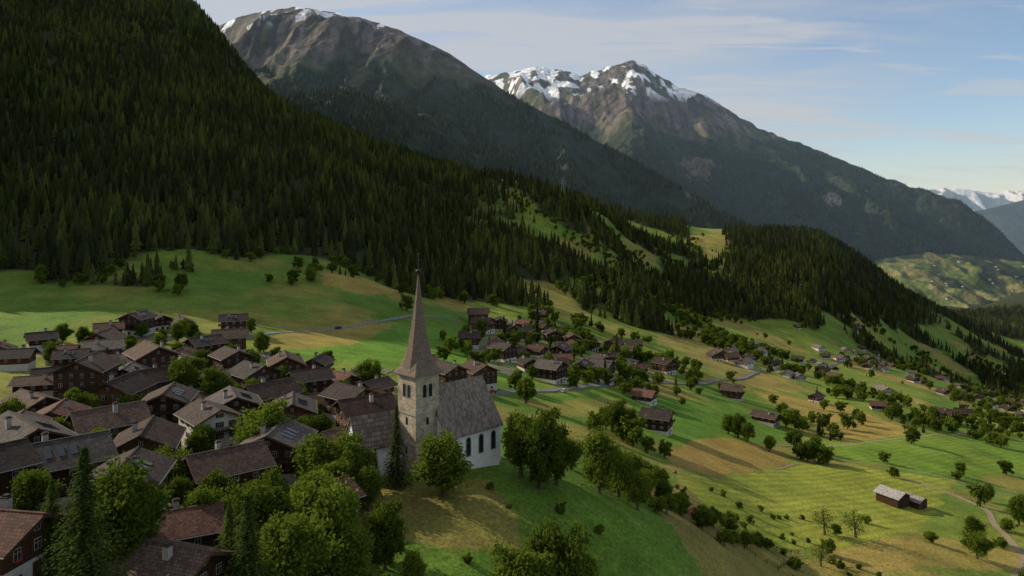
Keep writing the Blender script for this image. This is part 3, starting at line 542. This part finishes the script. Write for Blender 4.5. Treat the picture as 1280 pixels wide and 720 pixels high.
def fence(P,step=2.2):
    v=MB()
    for (a,c) in zip(P[:-1],P[1:]):
        L_=math.dist(a,c);n=int(L_/step);pr=None
        for k in range(n+1):
            x=a[0]+(c[0]-a[0])*k/n;y=a[1]+(c[1]-a[1])*k/n;z=float(H(x,y));v.box(x,y,z+.5,.14,.14,1.3,0)
            if pr:
                for zz in (.5,.95):
                    p0=(pr[0],pr[1],pr[2]+zz);p1=(x,y,z+zz);v.prism([(p0[0],p0[1],p0[2]-.06),(p0[0],p0[1]+.05,p0[2]-.06),(p0[0],p0[1]+.05,p0[2]+.06),(p0[0],p0[1],p0[2]+.06)],tuple(p1[i]-p0[i] for i in range(3)),0)
            pr=(x,y,z)
    o=bpy.data.objects.new('wooden_fence',v.mesh('wooden_fence',[trim]));sc.collection.objects.link(o)
fence([(52,182),(60,186),(68,184),(74,192)]);fence([(55,200),(68,196),(80,201)]);fence([(-50,276),(-47,300),(-30,300),(-14,290)])
# ---------------- trees (individual)
def tree(me,name,x,y,h,wd=1.,z=None):
    o=bpy.data.objects.new(name,me);o.location=(x,y,float(H(x,y))-.2);o.scale=(h*wd,h*wd*rnd.uniform(.9,1.1),h);o.rotation_euler=(rnd.uniform(-.06,.06),rnd.uniform(-.06,.06),rnd.uniform(0,6.28));sc.collection.objects.link(o)
D='deciduous_tree'
TR=[(-13,137,12.5,1.25),(5.8,149,16.5,.9),(2,153,14,.85),(9.5,153,13,.9),(19,158,14,.85),(24,163,11,.9),(28,160,9,1),(-31,138,12,1),(-37,136,12,1),(-26,131,8,1),(-33,131,10,1.1),(-52,151,14,1.1),(-65,152,8,1),(-94,206,13,1),(-83,202,12,.9),(-48,244,12,.9),(-50,93,14,.95),(-27,107,17,.85),(-20,113,11,.85),(-32,112,14,.9),(-37,106,13,.9),(-23,103,12,.9),(7,110,18,.7),(1.5,107,14,.8),(11,113,13,.8),(4,105,10,.9),(-30,97,14,.9),(31,186,9,1),(35,190,8,1),(40,196,8,1),(28,176,9,1),(33,180,7,1.1),(39,184,6,1.2),(24,170,8,1),(146,226,9,1.1),(190,270,12,.9),(205,310,8,1),(318,468,10,1.1),(109,347,12,.95),(112,343,10,1),(105,350,10,1.1),(121,338,8,1.1),(138,336,10,1),(144,338,8,1),(39,270,13.5,.9),(44,275,12,.9),(36,276,9,.9),(-70,105,8,1),(-60,128,8,1),(-44,164,9,1),(-41,122,10,1),(-48,118,9,1),(-46,108,9,1),(-88,190,8,1),(-75,210,8,1),(-104,236,9,1),(-139,300,9,1),(-105,300,9,1),(-125,345,8,1),(-15,108,6,1.1),(14,172,8,1),(20,178,7,1),(-55,160,8,1),(-75,168,8,1),(160,250,8,1),(148,205,9,1),(-160,250,8,1),(-172,288,8,1)]
for x,y,h,wd in TR: tree(rnd.choice(HI),D,x,y,h,wd)
SB=[(44,188,5,1.2),(49,184,5,1.2),(53,190,5,1.2),(58,193,4.5,1.2),(62,190,4,1.3),(56,183,4,1.3),(66,194,4,1.2),(70,197,3,1.4),(47,178,5,1.2),(42,180,5,1.2),(52,176,4,1.3),(60,200,4,1.2),(171,322,5,1.2),(213,345,4,1.4),(100,222,4,1),(90,205,5,1),(37,172,5,1.1),(75,190,3,1.4),(34,168,4,1.3),(118,240,3,1.3),(135,232,4,1.3),(180,262,5,1.2),(165,243,4,1.2)]
for x,y,h,wd in SB: tree(rnd.choice(BU),'green_shrub',x,y,h,wd)
for x,y,h in [(96,221,9),(106,222,10),(84,196,7)]: tree(BARE,'sparse_tree',x,y,h,1.1)
for x,y,h,k in [(-22.9,141,16.5,1),(-27,142,8,0),(17,500,26,0),(-120,215,14,0),(72,500,20,0),(-5,470,18,0)]: tree(SH[k],'spruce_tree',x,y,h)
for x,y,h in [(-49,82,18.5),(-56,88,12),(-33,90,17),(-37,94,13),(9,118,10)]: tree(SH[2],'larch_tree',x,y,h)
for _ in range(900):
    x=rnd.uniform(-190,-30);y=rnd.uniform(95,320)
    if not bool(inpoly(VIL,np.array(x),np.array(y))): continue
    if min(math.hypot(x-a,y-b) for a,b in occ)<8.0: continue
    tree(rnd.choice(HI),D,x,y,rnd.uniform(4,8.5),1.1);occ.append((x,y))
x,y=jgrid(-40,1400,260,1700,9);t=x/y
dn=np.clip((y-300)/500,0,1)
cl=fbm(x/60,y/60,61,5);k=(t>.0)&(t<.85)&(cl>.645-.05*dn-.04*((t<.32)&(y>430)))&(R.rand(len(x))<.75)&(fedge(x,y)<.3)
x1,y1=x[k],y[k]
for fi in (0,1,2,3,10):
    kk=~inpoly(FIELDS[fi][0],x1,y1);x1,y1=x1[kk],y1[kk]
x2,y2=jgrid(-40,130,340,640,9);k=(R.rand(len(x2))<.3)&(inpoly([(-40,340),(20,330),(100,400),(170,540),(150,640),(-20,640)],x2,y2));x2,y2=x2[k],y2[k]
y3=R.uniform(350,1100,70);x3=y3*R.uniform(.3,.78,70)
x=np.r_[x1,x2,x3];y=np.r_[y1,y2,y3];oc=np.array(occ)
k=np.array([np.min((oc[:,0]-a)**2+(oc[:,1]-b_)**2)>60 for a,b_ in zip(x,y)]);x,y=x[k],y[k]
I=np.where(R.rand(len(x))<.07,4,R.randint(0,4,len(x)))
scatter('valley_trees',np.stack([x,y,H(x,y)-.3],-1),R.uniform(4,11.5,len(x))*np.where(I==4,1.3,1),I,dc,3)
x,y=jgrid(-420,60,380,680,9);e=fedge(x,y);k=((e>.02)&(e<.9)|((e<.1)&(fbm(x/40,y/40,88,3)>.64)&(y>400)))&(R.rand(len(x))<.45);x,y=x[k],y[k]
I=R.randint(0,5,len(x));scatter('forest_edge_trees',np.stack([x,y,H(x,y)-.3],-1),R.uniform(5,12,len(x)),I,dc,4)
x=np.r_[R.uniform(-30,30,60),R.uniform(25,100,90)];y=np.r_[R.uniform(108,145,60),R.uniform(165,235,90)];k=fbm(x/14,y/14,44,3)>.5;x,y=x[k],y[k]
scatter('meadow_bushes',np.stack([x,y,H(x,y)-.5],-1),R.uniform(1.2,3,len(x)),R.randint(0,4,len(x)),dc,8)
def pylon(x,y,h):
    v=[];f=[];z0=float(H(x,y))-1
    def c(k,z): q=(1-z/h)*.09*h+.4;return [(q*a,q*b_,z) for a,b_ in ((-1,-1),(1,-1),(1,1),(-1,1))]
    lv=np.linspace(0,h,9)
    for i in range(8):
        A_=c(0,lv[i]);B_=c(0,lv[i+1])
        for k in range(4): tube(v,f,A_[k],B_[k],.3,.3,4);tube(v,f,A_[k],B_[(k+1)%4],.15,.15,4)
    for zz,w_ in ((h*.98,5),(h*.85,8),(h*.72,6)): tube(v,f,(-w_,0,zz),(w_,0,zz),.25,.25,4);tube(v,f,(-w_,0,zz),(0,0,zz+2.5),.12,.12,4);tube(v,f,(w_,0,zz),(0,0,zz+2.5),.12,.12,4)
    o=bpy.data.objects.new('power_pylon',raw('power_pylon',v,f,[simple('galvanised_steel',(.2,.21,.22),.5,1,.05,.5,.5)]));o.location=(x,y,z0);sc.collection.objects.link(o)
pylon(-790,1740,72);pylon(95,1350,36)
# ---------------- haze, light, sky, camera
hz=MB();hz.box(0,18500,700,50000,34000,3000);hm,nt=mat('valley_haze');o=N(nt,'ShaderNodeOutputMaterial');vs=N(nt,'ShaderNodeVolumeScatter');vs.inputs['Color'].default_value=(.5,.72,1,1);vs.inputs['Density'].default_value=2.1e-5;vs.inputs['Anisotropy'].default_value=.1;nt.links.new(vs.outputs[0],o.inputs['Volume'])
sc.collection.objects.link(bpy.data.objects.new('atmospheric_haze',hz.mesh('atmospheric_haze',[hm])))
S=Vector((-.91,.41,0)).normalized();el=math.radians(29);S=Vector((S.x*math.cos(el),S.y*math.cos(el),math.sin(el)))
l=bpy.data.lights.new('sun','SUN');l.energy=5;l.angle=math.radians(.5);l.color=(1,.9,.72);lo=bpy.data.objects.new('sun',l);lo.rotation_euler=S.to_track_quat('Z','Y').to_euler();sc.collection.objects.link(lo)
w=bpy.data.worlds.new('World');sc.world=w;w.use_nodes=True;nt=w.node_tree;nt.nodes.clear();L=nt.links
o=N(nt,'ShaderNodeOutputWorld');bg=N(nt,'ShaderNodeBackground');bg.inputs[1].default_value=.14
sk=N(nt,'ShaderNodeTexSky',sky_type='NISHITA');sk.sun_disc=False;sk.sun_elevation=el;sk.sun_rotation=math.atan2(S.x,S.y);sk.altitude=1500;sk.ozone_density=2.;sk.dust_density=.6
L.new(sk.outputs[0],bg.inputs[0])
tc=N(nt,'ShaderNodeTexCoord');sx=N(nt,'ShaderNodeSeparateXYZ');L.new(tc.outputs['Generated'],sx.inputs[0])
def M(op,a,b=None,c=None):
    n=N(nt,'ShaderNodeMath',operation=op)
    for i,q in enumerate((a,b,c)):
        if q is None: continue
        if hasattr(q,'links'): L.new(q,n.inputs[i])
        else: n.inputs[i].default_value=q
    return n.outputs[0]
zm=M('MAXIMUM',M('ADD',sx.outputs[2],.1),.05)
cb=N(nt,'ShaderNodeCombineXYZ');L.new(M('DIVIDE',sx.outputs[0],zm),cb.inputs[0]);L.new(M('DIVIDE',sx.outputs[1],zm),cb.inputs[1])
def cloud(rot,scl,sc_,a,b_,amt,off=0):
    mp=N(nt,'ShaderNodeMapping');mp.inputs['Rotation'].default_value=(0,0,rot);mp.inputs['Scale'].default_value=scl;mp.inputs['Location'].default_value=(off,off,0);L.new(cb.outputs[0],mp.inputs[0])
    no=N(nt,'ShaderNodeTexNoise');no.inputs['Scale'].default_value=sc_;no.inputs['Detail'].default_value=10;no.inputs['Roughness'].default_value=.58;no.inputs['Distortion'].default_value=.9;L.new(mp.outputs[0],no.inputs[0])
    mr=N(nt,'ShaderNodeMapRange',interpolation_type='SMOOTHSTEP');mr.inputs[1].default_value=a;mr.inputs[2].default_value=b_;mr.inputs[4].default_value=amt;L.new(no.outputs[0],mr.inputs[0]);return mr.outputs[0]
def ss(v_,a,b_):
    mr=N(nt,'ShaderNodeMapRange',interpolation_type='SMOOTHSTEP');mr.inputs[1].default_value=a;mr.inputs[2].default_value=b_;L.new(v_,mr.inputs[0]);return mr.outputs[0]
veil=cloud(.75,(.45,1.,1),.9,.28,.62,.75);wisp=cloud(1.0,(.35,1.3,1),2.6,.42,.72,.5,3)
bank=M('SUBTRACT',1.,ss(M('ADD',sx.outputs[0],M('MULTIPLY',sx.outputs[2],-.9)),.15,.42))
low=M('MULTIPLY',ss(cloud(.2,(.5,2.2,1),1.3,0,1,1,7),.54,.66),.45)
fac=M('MINIMUM',M('ADD',M('MULTIPLY',M('ADD',veil,wisp),bank),M('MULTIPLY',low,ss(sx.outputs[2],.02,.06))),.85)
b2=N(nt,'ShaderNodeBackground');b2.inputs[0].default_value=(.6,.62,.66,1);b2.inputs[1].default_value=.9
ms=N(nt,'ShaderNodeMixShader');L.new(fac,ms.inputs[0]);L.new(bg.outputs[0],ms.inputs[1]);L.new(b2.outputs[0],ms.inputs[2]);L.new(ms.outputs[0],o.inputs[0])
cd=bpy.data.cameras.new('camera');cd.sensor_width=36;cd.lens=25.3125;cd.shift_y=-90/1280;cd.clip_end=80000;cd.clip_start=.5
co=bpy.data.objects.new('camera',cd);co.rotation_euler=(math.pi/2,0,0);sc.collection.objects.link(co);sc.camera=co
sc.view_settings.view_transform='Standard';sc.view_settings.look='None'
